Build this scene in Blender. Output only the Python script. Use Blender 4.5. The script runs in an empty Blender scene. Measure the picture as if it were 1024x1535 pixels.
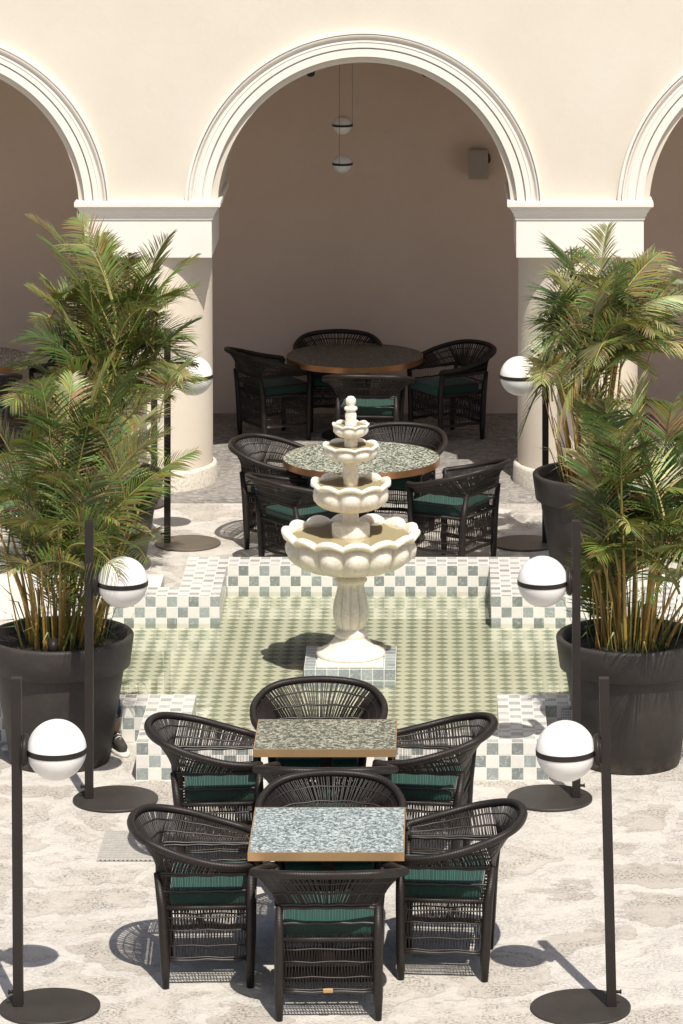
import bpy, bmesh, math, random
from mathutils import Vector, Matrix, noise as mnoise
R = math.radians
C = bpy.context.scene.collection
scene = bpy.context.scene

# ------------------------------------------------------------------ camera
CAM_H, F_PX, PX0, PY0 = 6.8, 5600.0, 656.0, -485.0      # level view camera with a large drop shift
cam_d = bpy.data.cameras.new('camera')
cam = bpy.data.objects.new('camera', cam_d); C.objects.link(cam)
cam.location = (0, 0, CAM_H); cam.rotation_euler = (R(90), 0, 0)
cam_d.sensor_fit = 'VERTICAL'; cam_d.sensor_height = 36; cam_d.sensor_width = 24
cam_d.lens = F_PX * 36 / 1535
cam_d.shift_x = (512 - PX0) / 1535
cam_d.shift_y = (PY0 - 767.5) / 1535
cam_d.clip_start = 0.5; cam_d.clip_end = 500
scene.camera = cam

def at(px, py, Y):
    """point at depth Y that the survey of the photograph puts at pixel px, py"""
    s = F_PX / Y
    return Vector(((px - PX0) / s, Y, CAM_H - (py - PY0) / s))

# ------------------------------------------------------------------ light
SUN = Vector((0.170, -0.595, 1.0)).normalized()
w = bpy.data.worlds.new('World'); scene.world = w; w.use_nodes = True
nt = w.node_tree; nt.nodes.clear()
sky = nt.nodes.new('ShaderNodeTexSky'); sky.sky_type = 'NISHITA'; sky.sun_disc = False; sky.dust_density = 2.5; sky.ozone_density = 0.4; sky.air_density = 0.8
sky.sun_elevation = math.asin(SUN.z); sky.sun_rotation = math.atan2(SUN.x, SUN.y)
bg = nt.nodes.new('ShaderNodeBackground'); bg.inputs[1].default_value = 0.092
wo = nt.nodes.new('ShaderNodeOutputWorld')
nt.links.new(sky.outputs[0], bg.inputs[0]); nt.links.new(bg.outputs[0], wo.inputs[0])
sl = bpy.data.lights.new('sun', 'SUN'); sl.energy = 4.6; sl.angle = R(0.5); sl.color = (1.0, 0.95, 0.87)
so = bpy.data.objects.new('sun', sl); C.objects.link(so)
so.rotation_euler = SUN.to_track_quat('Z', 'Y').to_euler(); so.location = (5, -5, 20)
scene.view_settings.view_transform = 'Standard'; scene.view_settings.look = 'None'
scene.view_settings.exposure = 0.22; scene.view_settings.gamma = 1.0
scene.cycles.max_bounces = 8; scene.cycles.transparent_max_bounces = 16
scene.cycles.caustics_reflective = False; scene.cycles.caustics_refractive = False

# ------------------------------------------------------------------ materials
class NT:
    def __init__(s, name):
        s.m = bpy.data.materials.new(name); s.m.use_nodes = True
        s.t = s.m.node_tree; s.t.nodes.clear()
        s.out = s.n('ShaderNodeOutputMaterial')
        s.b = s.n('ShaderNodeBsdfPrincipled'); s.l(s.b.outputs[0], s.out.inputs[0])
    def n(s, typ, **kw):
        x = s.t.nodes.new(typ)
        for k, v in kw.items(): setattr(x, k, v)
        return x
    def l(s, a, b): s.t.links.new(a, b)
    def put(s, sock, v):
        if isinstance(v, bpy.types.NodeSocket): s.l(v, sock)
        elif isinstance(v, (tuple, list)) and len(v) == 3 and sock.type == 'RGBA': sock.default_value = (*v, 1)
        elif sock.type == 'RGBA': sock.default_value = (v, v, v, 1)
        else: sock.default_value = v
    def set(s, **kw):
        for k, v in kw.items(): s.put(s.b.inputs[k.replace('_', ' ')], v)
    def coord(s, which='Object', scale=(1, 1, 1), loc=(0, 0, 0), rot=(0, 0, 0)):
        c = s.n('ShaderNodeTexCoord'); m = s.n('ShaderNodeMapping')
        s.l(c.outputs[which], m.inputs[0]); m.inputs['Scale'].default_value = scale
        m.inputs['Location'].default_value = loc; m.inputs['Rotation'].default_value = rot
        return m.outputs[0]
    def noise(s, vec, scale, detail=4, rough=0.55, dist=0.0, out=0):
        x = s.n('ShaderNodeTexNoise'); s.l(vec, x.inputs['Vector'])
        x.inputs['Scale'].default_value = scale; x.inputs['Detail'].default_value = detail
        x.inputs['Roughness'].default_value = rough; x.inputs['Distortion'].default_value = dist
        return x.outputs[out]
    def voro(s, vec, scale, feature='F1', out='Color', rnd=1.0):
        x = s.n('ShaderNodeTexVoronoi', feature=feature); s.l(vec, x.inputs['Vector'])
        x.inputs['Scale'].default_value = scale; x.inputs['Randomness'].default_value = rnd
        return x.outputs[out]
    def ramp(s, fac, stops, interp='LINEAR'):
        x = s.n('ShaderNodeValToRGB'); x.color_ramp.interpolation = interp
        e = x.color_ramp.elements
        while len(e) < len(stops): e.new(0.5)
        for i, (p, c) in enumerate(stops):
            e[i].position = p
            if not isinstance(c, (tuple, list)): c = (c, c, c)
            e[i].color = (*c, 1)
        s.l(fac, x.inputs[0]); return x.outputs[0]
    def mix(s, fac, a, b, mode='MIX'):
        x = s.n('ShaderNodeMix', data_type='RGBA', blend_type=mode)
        s.put(x.inputs[0], fac); s.put(x.inputs[6], a); s.put(x.inputs[7], b)
        return x.outputs[2]
    def math(s, op, a, b=0.0, c=0.0):
        x = s.n('ShaderNodeMath', operation=op)
        s.put(x.inputs[0], a); s.put(x.inputs[1], b); s.put(x.inputs[2], c)
        return x.outputs[0]
    def sep(s, vec):
        x = s.n('ShaderNodeSeparateXYZ'); s.l(vec, x.inputs[0]); return x.outputs
    def bump(s, h, strength=0.3, dist=0.01):
        x = s.n('ShaderNodeBump'); s.l(h, x.inputs['Height'])
        x.inputs['Strength'].default_value = strength; x.inputs['Distance'].default_value = dist
        s.l(x.outputs[0], s.b.inputs['Normal']); return x
M = {}
def plain(name, col, rough=0.5, var=0.12, scale=6, bump=0.0, bscale=60, metallic=0.0, spec=0.5):
    k = NT(name); v = k.coord()
    n1 = k.noise(v, scale, 5, 0.6)
    c = k.mix(n1, tuple(x * (1 - var) for x in col), tuple(min(1, x * (1 + var)) for x in col))
    k.set(Base_Color=c, Roughness=rough, Metallic=metallic)
    k.b.inputs['Specular IOR Level'].default_value = spec
    if bump: k.bump(k.noise(v, bscale, 4), bump, 0.004)
    M[name] = k.m; return k

# plaster walls
def plaster(name, col, stain, bump=0.25):
    k = NT(name); v = k.coord()
    a = k.noise(v, 0.9, 6, 0.6); b = k.noise(v, 7, 5, 0.6)
    c = k.mix(k.ramp(a, [(0.35, 0.0), (0.7, 1.0)]), col, stain)
    c = k.mix(k.ramp(b, [(0.5, 0.0), (0.85, 0.35)]), c, tuple(x * 0.93 for x in stain))
    c = k.mix(k.ramp(k.noise(v, 26, 3, 0.7), [(0.72, 0.0), (0.78, 0.25)]), c, tuple(x * 0.8 for x in col))
    k.set(Base_Color=c, Roughness=0.85); k.b.inputs['Specular IOR Level'].default_value = 0.2
    h = k.mix(0.4, k.noise(v, 9, 5, 0.6), k.noise(v, 110, 3, 0.6))
    k.bump(h, bump, 0.012); M[name] = k.m
plaster('cream_plaster', (0.64, 0.59, 0.51), (0.61, 0.55, 0.465))
plaster('white_trim', (0.78, 0.74, 0.68), (0.74, 0.69, 0.62), 0.12)
plaster('column_plaster', (0.72, 0.65, 0.54), (0.68, 0.59, 0.47), 0.2)
plaster('taupe_plaster', (0.74, 0.585, 0.48), (0.69, 0.53, 0.425), 0.35)
# weathered column foot
k = NT('column_foot'); v = k.coord()
c = k.mix(k.ramp(k.noise(v, 45, 5, 0.75), [(0.42, 0.0), (0.62, 1.0)]), (0.74, 0.68, 0.58), (0.52, 0.47, 0.40))
k.set(Base_Color=c, Roughness=0.9); k.bump(k.noise(v, 60, 4), 0.5, 0.01); M['column_foot'] = k.m

# stone paving
def stone(name, pale, mid, dark, cement, sc, speck):
    k = NT(name); v = k.coord()
    ds = k.noise(v, 1.3, 5, 0.6, out=1)
    x = k.n('ShaderNodeVectorMath', operation='MULTIPLY_ADD'); k.l(ds, x.inputs[0]); x.inputs[1].default_value = (0.75, 0.75, 0); k.l(v, x.inputs[2])
    vd = x.outputs[0]
    cell = k.voro(vd, sc, 'F1', 'Color'); r, g, b = k.sep(cell)
    edge = k.voro(vd, sc, 'DISTANCE_TO_EDGE', 'Distance')
    patch = k.noise(v, 2.3, 6, 0.62, 0.6)
    n7 = k.noise(v, 6, 6, 0.72)
    je = k.math('ADD', edge, k.math('MULTIPLY', k.math('SUBTRACT', n7, 0.5), 0.34))
    shown = k.ramp(k.math('ADD', g, k.math('MULTIPLY', k.math('SUBTRACT', patch, 0.5), 1.2)), [(0.22, 0.0), (0.30, 1.0)])
    st = k.math('MULTIPLY', k.ramp(je, [(0.075, 0.0), (0.105, 1.0)]), shown)          # bare stone, the rest lies under smeared cement
    face = k.mix(r, pale, mid); face = k.mix(k.math('MULTIPLY', b, 0.5), face, mid)
    face = k.mix(k.ramp(k.noise(v, 26, 5, 0.72), [(0.35, 0.4), (0.6, 0.0)]), face, tuple(x * 0.8 for x in mid))
    pits = k.math('MULTIPLY', k.ramp(k.noise(v, 58, 5, 0.78), [(0.415, 1.0), (0.475, 0.0)]), k.ramp(k.noise(v, 4.5, 5, 0.65), [(0.44, 0.0), (0.58, speck)]))
    face = k.mix(pits, face, dark)
    cem = k.mix(k.noise(v, 2.2, 5, 0.6), cement, tuple(x * 0.86 for x in cement))
    cem = k.mix(k.ramp(k.noise(v, 120, 4, 0.75), [(0.32, 0.4), (0.42, 0.0)]), cem, mid)
    base = k.mix(st, cem, face)
    base = k.mix(k.ramp(k.math('ABSOLUTE', k.math('SUBTRACT', je, 0.085)), [(0.0, 0.55), (0.012, 0.0)]), base, tuple(x * 0.72 for x in mid))
    base = k.mix(k.ramp(k.math('ABSOLUTE', k.math('SUBTRACT', k.noise(v, 1.7, 6, 0.7), 0.5)), [(0.0, 0.5), (0.006, 0.0)]), base, tuple(x * 0.7 for x in mid))
    k.set(Base_Color=base, Roughness=0.8); k.b.inputs['Specular IOR Level'].default_value = 0.3
    h = k.math('ADD', k.math('ADD', k.math('MULTIPLY', pits, -0.3), k.math('MULTIPLY', st, -0.22)), k.math('ADD', k.math('MULTIPLY', k.noise(v, 5, 6, 0.65), 1.0), k.math('MULTIPLY', k.noise(v, 55, 4, 0.7), 0.35)))
    k.bump(h, 0.62, 0.03); M[name] = k.m
stone('flagstone', (0.605, 0.56, 0.495), (0.492, 0.445, 0.388), (0.19, 0.16, 0.135), (0.64, 0.598, 0.535), 1.7, 0.9)
# cobbled arcade floor
k = NT('pebble_paving'); v = k.coord(scale=(1, 1, 1))
r, g, b = k.sep(k.voro(v, 17, 'F1', 'Color')); ed = k.voro(v, 17, 'DISTANCE_TO_EDGE', 'Distance')
c = k.mix(r, (0.12, 0.112, 0.105), (0.36, 0.335, 0.30))
c = k.mix(k.ramp(k.noise(v, 1.4, 5), [(0.4, 0.0), (0.7, 0.6)]), c, (0.36, 0.33, 0.295))
c = k.mix(k.ramp(ed, [(0.03, 1.0), (0.12, 0.0)]), c, (0.26, 0.24, 0.22))
k.set(Base_Color=c, Roughness=0.75); k.bump(k.ramp(ed, [(0, 0.0), (0.25, 1.0)]), 0.6, 0.015); M['pebble_paving'] = k.m

# checkered marble tile (UV in tiles)
def tile(name, white, green, allgreen=False):
    k = NT(name); v = k.coord('UV'); ob = k.coord()
    u = k.sep(v)
    fx = k.math('FRACT', u[0]); fy = k.math('FRACT', u[1])
    ix = k.math('FLOOR', u[0]); iy = k.math('FLOOR', u[1])
    ch = k.math('PINGPONG', k.math('ADD', ix, iy), 1.0)
    cid = k.n('ShaderNodeCombineXYZ'); k.l(ix, cid.inputs[0]); k.l(iy, cid.inputs[1])
    wn = k.n('ShaderNodeTexWhiteNoise', noise_dimensions='3D'); k.l(cid.outputs[0], wn.inputs[0])
    rnd = wn.outputs[0]
    vein = k.noise(ob, 38, 6, 0.72, 1.2)
    gr = k.mix(rnd, tuple(x * 0.72 for x in green), tuple(x * 1.35 for x in green))
    gr = k.mix(k.ramp(vein, [(0.52, 0.0), (0.66, 0.75)]), gr, tuple(min(.7, x * 2.0) for x in green))
    gr = k.mix(k.ramp(k.noise(ob, 120, 3), [(0.36, 0.5), (0.5, 0.0)]), gr, tuple(x * 0.6 for x in green))
    wv = k.noise(ob, 9, 6, 0.65, 1.8)
    wh = k.mix(rnd, white, tuple(x * 0.94 for x in white))
    wh = k.mix(k.ramp(k.math('ABSOLUTE', k.math('SUBTRACT', wv, 0.5)), [(0.0, 0.32), (0.025, 0.0)]), wh, tuple(x * 0.68 for x in white))
    if allgreen: c = gr
    else: c = k.mix(ch, wh, gr)
    e = k.math('MINIMUM', k.math('MINIMUM', fx, k.math('SUBTRACT', 1.0, fx)), k.math('MINIMUM', fy, k.math('SUBTRACT', 1.0, fy)))
    g = k.ramp(e, [(0.02, 1.0), (0.045, 0.0)])
    c = k.mix(g, c, (0.74, 0.71, 0.65))
    k.set(Base_Color=c, Roughness=k.mix(g, 0.22, 0.8)); k.bump(k.ramp(e, [(0.02, 0.0), (0.05, 1.0)]), 0.35, 0.003)
    M[name] = k.m
tile('check_tile', (0.74, 0.715, 0.66), (0.265, 0.295, 0.28))
tile('worn_check_tile', (0.74, 0.715, 0.66), (0.43, 0.42, 0.385))  # copy for the wall tops, glare painted in as paler green tiles
tile('green_tile', (0.74, 0.715, 0.66), (0.29, 0.325, 0.325), True)
# pool floor: harlequin
k = NT('harlequin_tile'); v = k.coord(); u = k.sep(v)
p = 0.107
ax = k.math('ABSOLUTE', k.math('SUBTRACT', k.math('FRACT', k.math('ADD', k.math('DIVIDE', u[0], p), 200.2)), 0.5))
ay = k.math('ABSOLUTE', k.math('SUBTRACT', k.math('FRACT', k.math('ADD', k.math('DIVIDE', u[1], p), 0.1)), 0.5))
d = k.math('ADD', k.math('ADD', ax, ay), k.math('MULTIPLY', k.math('SUBTRACT', k.noise(v, 90, 3), 0.5), 0.05))
dm = k.ramp(d, [(0.44, 1.0), (0.47, 0.0)])
cx_ = k.n('ShaderNodeCombineXYZ'); k.l(k.math('FLOOR', k.math('ADD', k.math('DIVIDE', u[0], p), 200.2)), cx_.inputs[0]); k.l(k.math('FLOOR', k.math('ADD', k.math('DIVIDE', u[1], p), 0.1)), cx_.inputs[1])
wn = k.n('ShaderNodeTexWhiteNoise'); k.l(cx_.outputs[0], wn.inputs[0])
gr = k.mix(wn.outputs[0], (0.25, 0.27, 0.195), (0.345, 0.36, 0.27))
gr = k.mix(k.ramp(k.noise(v, 70, 4, 0.7), [(0.45, 0.0), (0.7, 0.5)]), gr, (0.40, 0.40, 0.25))
cr = k.mix(k.noise(v, 1.7, 4), (0.73, 0.715, 0.58), (0.69, 0.67, 0.53))
c = k.mix(dm, cr, gr)
c = k.mix(k.ramp(k.noise(v, 45, 4, 0.8), [(0.68, 0.0), (0.75, 0.6)]), c, (0.28, 0.27, 0.16))
k.set(Base_Color=c, Roughness=0.5); M['harlequin_tile'] = k.m
# still water
def water(name, tint, bump, scale):
    k = NT(name); k.t.nodes.remove(k.b)
    tr = k.n('ShaderNodeBsdfTransparent'); tr.inputs[0].default_value = (*tint, 1)
    gl = k.n('ShaderNodeBsdfGlossy'); gl.inputs['Roughness'].default_value = 0.015
    fr = k.n('ShaderNodeFresnel'); fr.inputs[0].default_value = 1.6
    mx = k.n('ShaderNodeMixShader'); v = k.coord()
    bp = k.n('ShaderNodeBump'); bp.inputs['Strength'].default_value = bump; bp.inputs['Distance'].default_value = 0.004
    k.l(k.noise(v, scale, 3, 0.5), bp.inputs['Height'])
    k.l(bp.outputs[0], gl.inputs['Normal']); k.l(bp.outputs[0], fr.inputs['Normal'])
    k.l(fr.outputs[0], mx.inputs[0]); k.l(tr.outputs[0], mx.inputs[1]); k.l(gl.outputs[0], mx.inputs[2]); k.l(mx.outputs[0], k.out.inputs[0])
    M[name] = k.m
water('pool_water', (0.95, 0.965, 0.92), 0.012, 5)
water('basin_water', (0.91, 0.885, 0.78), 0.12, 26)
# fountain marble
k = NT('fountain_marble'); v = k.coord()
wv = k.noise(v, 5.5, 6, 0.62, 2.2)
c = k.mix(k.noise(v, 3.0, 4), (0.81, 0.755, 0.655), (0.78, 0.71, 0.59))
c = k.mix(k.ramp(k.math('ABSOLUTE', k.math('SUBTRACT', wv, 0.5)), [(0.0, 0.5), (0.03, 0.0)]), c, (0.50, 0.45, 0.38))
c = k.mix(k.ramp(k.noise(v, 9, 5, 0.7), [(0.56, 0.0), (0.75, 0.45)]), c, (0.56, 0.45, 0.31))
k.set(Base_Color=c, Roughness=0.42); k.b.inputs['Subsurface Weight'].default_value = 0.75; k.b.inputs['Subsurface Radius'].default_value = (1.0, 0.85, 0.65); k.b.inputs['Subsurface Scale'].default_value = 0.06
k.bump(k.noise(v, 70, 4), 0.12, 0.004); M['fountain_marble'] = k.m
k = NT('basin_floor'); v = k.coord()
c = k.mix(k.noise(v, 14, 5, 0.7), (0.60, 0.53, 0.37), (0.74, 0.68, 0.52))
k.set(Base_Color=c, Roughness=0.7); M['basin_floor'] = k.m
# woven cane: wrap rings along the tube (UV.x in metres)
k = NT('black_cane'); v = k.coord('UV'); u = k.sep(v); ob = k.coord()
wr = k.math('ABSOLUTE', k.math('SUBTRACT', k.math('FRACT', k.math('DIVIDE', u[0], 0.008)), 0.5))
c = k.mix(k.noise(ob, 35, 4, 0.7), (0.008, 0.0055, 0.0045), (0.024, 0.017, 0.014))
k.set(Base_Color=c, Roughness=k.math('ADD', 0.33, k.math('MULTIPLY', k.noise(ob, 60, 3), 0.22)))
k.b.inputs['Specular IOR Level'].default_value = 0.4; k.bump(wr, 0.55, 0.004); M['black_cane'] = k.m
k = NT('cane_strand'); ob = k.coord()
c = k.mix(k.noise(ob, 50, 3, 0.7), (0.008, 0.0055, 0.0045), (0.030, 0.021, 0.017))
k.set(Base_Color=c, Roughness=0.42); M['cane_strand'] = k.m
k = NT('green_fabric'); ob = k.coord()
wv = k.noise(ob, 160, 2, 0.6)
c = k.mix(wv, (0.007, 0.055, 0.040), (0.015, 0.088, 0.064))
k.set(Base_Color=c, Roughness=0.85); k.b.inputs['Sheen Weight'].default_value = 0.2
k.bump(wv, 0.2, 0.003); M['green_fabric'] = k.m
plain('dark_metal', (0.024, 0.019, 0.017), 0.45, 0.3, 8, 0.08, 90, spec=0.25)
plain('lamp_base_metal', (0.040, 0.034, 0.030), 0.5, 0.45, 4, 0.15, 60, spec=0.3)
plain('weathered_base', (0.11, 0.088, 0.066), 0.55, 0.35, 5, 0.2, 50)
k = NT('planter_resin'); v = k.coord(); z = k.sep(v)[2]
c = k.mix(k.noise(v, 6, 5, 0.6), (0.033, 0.028, 0.0265), (0.050, 0.043, 0.040))
c = k.mix(k.math('MULTIPLY', k.ramp(k.noise(v, 9, 6, 0.75), [(0.5, 0.0), (0.75, 0.55)]), 0.5), c, (0.105, 0.088, 0.076))
c = k.mix(k.ramp(k.noise(v, 90, 3, 0.8), [(0.70, 0.0), (0.76, 0.5)]), c, (0.20, 0.175, 0.15))
c = k.mix(k.math('MULTIPLY', k.ramp(z, [(0.0, 1.0), (0.11, 0.0)]), k.ramp(k.noise(v, 14, 5, 0.7), [(0.42, 0.0), (0.62, 0.6)])), c, (0.17, 0.14, 0.115))
k.set(Base_Color=c, Roughness=0.55); k.b.inputs['Specular IOR Level'].default_value = 0.3; k.bump(k.noise(v, 120, 4), 0.25, 0.004); M['planter_resin'] = k.m
plain('soil', (0.016, 0.011, 0.008), 0.95, 0.6, 30, 1.0, 40)
plain('opal_glass', (0.83, 0.81, 0.78), 0.3, 0.015, 4)
plain('copper_edge', (0.46, 0.235, 0.115), 0.36, 0.2, 9, 0.05, 60, 0.75)
plain('brass_edge', (0.52, 0.33, 0.165), 0.4, 0.16, 9, 0.05, 60, 0.55)
plain('speaker_grey', (0.44, 0.36, 0.30), 0.6, 0.1, 10)
plain('speaker_mesh', (0.36, 0.30, 0.255), 0.7, 0.3, 200, 0.6, 260)
plain('galvanised', (0.52, 0.495, 0.45), 0.5, 0.25, 20, 0.2, 70, 0.2)
plain('grate_shadow', (0.13, 0.12, 0.11), 0.9)
plain('white_marble', (0.76, 0.73, 0.67), 0.35, 0.04, 5)
plain('skin_tone', (0.42, 0.26, 0.18), 0.5, 0.08, 12)
plain('hair_brown', (0.03, 0.02, 0.014), 0.6, 0.3, 60)
plain('shirt_white', (0.55, 0.53, 0.50), 0.9, 0.05, 20)
plain('shoe_canvas', (0.05, 0.043, 0.036), 0.85, 0.3, 60)
plain('shoe_rubber', (0.70, 0.67, 0.60), 0.6, 0.1, 30)
k = NT('blue_print'); ob = k.coord(); cl = k.sep(k.voro(ob, 48, 'F1', 'Color'))[0]
k.set(Base_Color=k.ramp(cl, [(0.0, (0.02, 0.03, 0.07)), (0.45, (0.05, 0.08, 0.19)), (0.8, (0.22, 0.27, 0.36))], 'CONSTANT'), Roughness=0.85); M['blue_print'] = k.m
def terrazzo(name, stops, rough=0.24, sc=70):
    k = NT(name); v = k.coord()
    x = k.n('ShaderNodeVectorMath', operation='MULTIPLY_ADD'); k.l(k.noise(v, 40, 3, out=1), x.inputs[0]); x.inputs[1].default_value = (0.02, 0.02, 0.02); k.l(v, x.inputs[2])
    a = k.sep(k.voro(x.outputs[0], sc, 'F1', 'Color')); b = k.sep(k.voro(x.outputs[0], sc * 2.3, 'F1', 'Color'))
    f = k.math('ADD', k.math('MULTIPLY', a[0], 0.6), k.math('MULTIPLY', b[1], 0.4))
    c = k.ramp(f, stops); k.set(Base_Color=c, Roughness=rough); M[name] = k.m
terrazzo('green_terrazzo', [(0.22, (0.012, 0.026, 0.018)), (0.40, (0.07, 0.10, 0.075)), (0.52, (0.22, 0.25, 0.19)), (0.66, (0.62, 0.62, 0.52))])
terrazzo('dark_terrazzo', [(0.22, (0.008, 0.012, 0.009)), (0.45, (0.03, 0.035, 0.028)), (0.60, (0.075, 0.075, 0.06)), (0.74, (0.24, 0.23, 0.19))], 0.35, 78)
terrazzo('moss_terrazzo', [(0.22, (0.02, 0.026, 0.018)), (0.40, (0.07, 0.08, 0.055)), (0.55, (0.16, 0.17, 0.125)), (0.72, (0.38, 0.375, 0.30))], 0.22, 62)
terrazzo('blue_terrazzo', [(0.2, (0.05, 0.08, 0.09)), (0.40, (0.15, 0.20, 0.21)), (0.55, (0.27, 0.33, 0.335)), (0.75, (0.52, 0.55, 0.53))], 0.34, 74)
# palm
k = NT('palm_leaf'); at_ = k.n('ShaderNodeVertexColor'); at_.layer_name = 'tint'
k.set(Base_Color=at_.outputs[0], Roughness=0.42); k.b.inputs['Specular IOR Level'].default_value = 0.5
tl = k.n('ShaderNodeBsdfTranslucent'); k.l(k.mix(1.0, at_.outputs[0], (0.95, 1.12, 0.5), 'MULTIPLY'), tl.inputs[0])
mx = k.n('ShaderNodeMixShader'); mx.inputs[0].default_value = 0.27
k.l(k.b.outputs[0], mx.inputs[1]); k.l(tl.outputs[0], mx.inputs[2]); k.l(mx.outputs[0], k.out.inputs[0]); M['palm_leaf'] = k.m
k = NT('palm_cane'); ob = k.coord(); z = k.sep(ob)[2]
rg = k.ramp(k.math('FRACT', k.math('MULTIPLY', k.math('ADD', z, k.noise(ob, 3, 2)), 11.0)), [(0.0, 0.4), (0.08, 0.0)])
c = k.mix(k.noise(ob, 9, 4), (0.50, 0.27, 0.06), (0.30, 0.24, 0.06)); c = k.mix(rg, c, (0.07, 0.045, 0.02))
k.set(Base_Color=c, Roughness=0.4); M['palm_cane'] = k.m

# ------------------------------------------------------------------ mesh helpers
class MB:
    def __init__(s): s.v = []; s.f = []; s.mi = []; s.uv = []; s.sm = []; s.col = []
    def face(s, idx, uv=None, mi=0, sm=False, col=None):
        s.f.append(idx); s.mi.append(mi); s.sm.append(sm); s.uv.append(uv); s.col.append(col)
    def box(s, x0, x1, y0, y1, z0, z1, mi=0, skip='', uvs=None, off=(0, 0, 0)):
        b = len(s.v)
        for z in (z0, z1):
            for y in (y0, y1):
                for x in (x0, x1): s.v.append((x, y, z))
        for nm, q in (('b', (0, 2, 3, 1)), ('t', (4, 5, 7, 6)), ('f', (0, 1, 5, 4)), ('k', (2, 6, 7, 3)), ('l', (0, 4, 6, 2)), ('r', (1, 3, 7, 5))):
            if nm in skip: continue
            uv = None
            if uvs:
                uv = []
                for i in q:
                    x, y, z = (s.v[b + i][j] - off[j] for j in range(3))
                    uv.append({'b': (x, y), 't': (x, y), 'f': (x, z), 'k': (x, z), 'l': (y, z), 'r': (y, z)}[nm])
                uv = [(a / uvs, c / uvs) for a, c in uv]
            s.face([b + i for i in q], uv, mi)
    def tube(s, pts, rad, sides=6, closed=False, caps=True, mi=0, sm=True):
        pts = [Vector(p) for p in pts]; n = len(pts)
        rads = rad if isinstance(rad, (list, tuple)) else [rad] * n
        b = len(s.v); ref = None; L = 0; ls = []
        for i, p in enumerate(pts):
            if closed: t = pts[(i + 1) % n] - pts[i - 1]
            else: t = pts[min(i + 1, n - 1)] - pts[max(i - 1, 0)]
            if t.length < 1e-9: t = Vector((0, 0, 1))
            t.normalize()
            if ref is None:
                ref = Vector((1, 0, 0)) if abs(t.x) < 0.8 else Vector((0, 1, 0))
            a = (ref - t * ref.dot(t)).normalized(); c = t.cross(a); ref = a
            if i: L += (pts[i] - pts[i - 1]).length
            ls.append(L)
            for k_ in range(sides):
                th = 2 * math.pi * (k_ + 0.5) / sides
                s.v.append(tuple(p + (a * math.cos(th) + c * math.sin(th)) * rads[i]))
        for i in range(n if closed else n - 1):
            j = (i + 1) % n; l2 = ls[j] if j else L + (pts[0] - pts[-1]).length
            for k_ in range(sides):
                m_ = (k_ + 1) % sides
                s.face([b + i * sides + k_, b + i * sides + m_, b + j * sides + m_, b + j * sides + k_],
                       [(ls[i], k_ / sides), (ls[i], (k_ + 1) / sides), (l2, (k_ + 1) / sides), (l2, k_ / sides)], mi, sm)
        if caps and not closed:
            s.face([b + k_ for k_ in reversed(range(sides))], None, mi)
            s.face([b + (n - 1) * sides + k_ for k_ in range(sides)], None, mi)
    def lathe(s, prof, segs=48, cx=0, cy=0, fn=None, mi=0, sm=True, capb=False, capt=False):
        b = len(s.v); n = len(prof)
        for i in range(segs):
            th = 2 * math.pi * i / segs
            for j, (r, z) in enumerate(prof):
                if fn: r, z = fn(th, j, r, z)
                s.v.append((cx + r * math.cos(th), cy + r * math.sin(th), z))
        for i in range(segs):
            i2 = (i + 1) % segs
            for j in range(n - 1):
                s.face([b + i * n + j, b + i2 * n + j, b + i2 * n + j + 1, b + i * n + j + 1], None, mi, sm)
        if capb: s.face([b + i * n for i in reversed(range(segs))], None, mi)
        if capt: s.face([b + i * n + n - 1 for i in range(segs)], None, mi)
    def build(s, name, mats, parent=None, loc=(0, 0, 0), bevel=0.0):
        me = bpy.data.meshes.new(name); me.from_pydata([tuple(v) for v in s.v], [], s.f)
        for m_ in (mats if isinstance(mats, (list, tuple)) else [mats]): me.materials.append(M[m_])
        me.polygons.foreach_set('material_index', s.mi); me.polygons.foreach_set('use_smooth', s.sm)
        if any(u is not None for u in s.uv):
            ul = me.uv_layers.new(name='UVMap'); fl = []
            for f, u in zip(s.f, s.uv):
                for q in (u if u else [(0, 0)] * len(f)): fl.extend(q)
            ul.data.foreach_set('uv', fl)
        if any(c is not None for c in s.col):
            ca = me.color_attributes.new('tint', 'FLOAT_COLOR', 'CORNER'); fl = []
            for f, c in zip(s.f, s.col):
                for _ in f: fl.extend((*(c or (1, 1, 1)), 1))
            ca.data.foreach_set('color', fl)
        me.validate(); me.update()
        if bevel:
            bm = bmesh.new(); bm.from_mesh(me)
            bmesh.ops.bevel(bm, geom=[e for e in bm.edges if e.calc_face_angle(0) > 0.5], offset=bevel, segments=3, profile=0.6, affect='EDGES')
            bm.to_mesh(me); bm.free()
        o = bpy.data.objects.new(name, me); o.location = loc; C.objects.link(o)
        if parent: o.parent = parent
        return o
def tag(o, label=None, cat=None, group=None, kind=None):
    if label: o['label'] = label
    if cat: o['category'] = cat
    if group: o['group'] = group
    if kind: o['kind'] = kind
    return o
def thing(name, label, cat, loc=(0, 0, 0), rz=0, group=None):
    o = bpy.data.objects.new(name, None); C.objects.link(o); o.empty_display_size = 0.1
    o.location = loc; o.rotation_euler = (0, 0, rz); return tag(o, label, cat, group)
def dup(root, loc, rz, label):
    def cp(o, par):
        c = o.copy(); C.objects.link(c)
        if par: c.parent = par
        for ch in o.children: cp(ch, c)
        return c
    r = cp(root, None); r.location = loc; r.rotation_euler = (0, 0, rz); r['label'] = label
    return r
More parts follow.
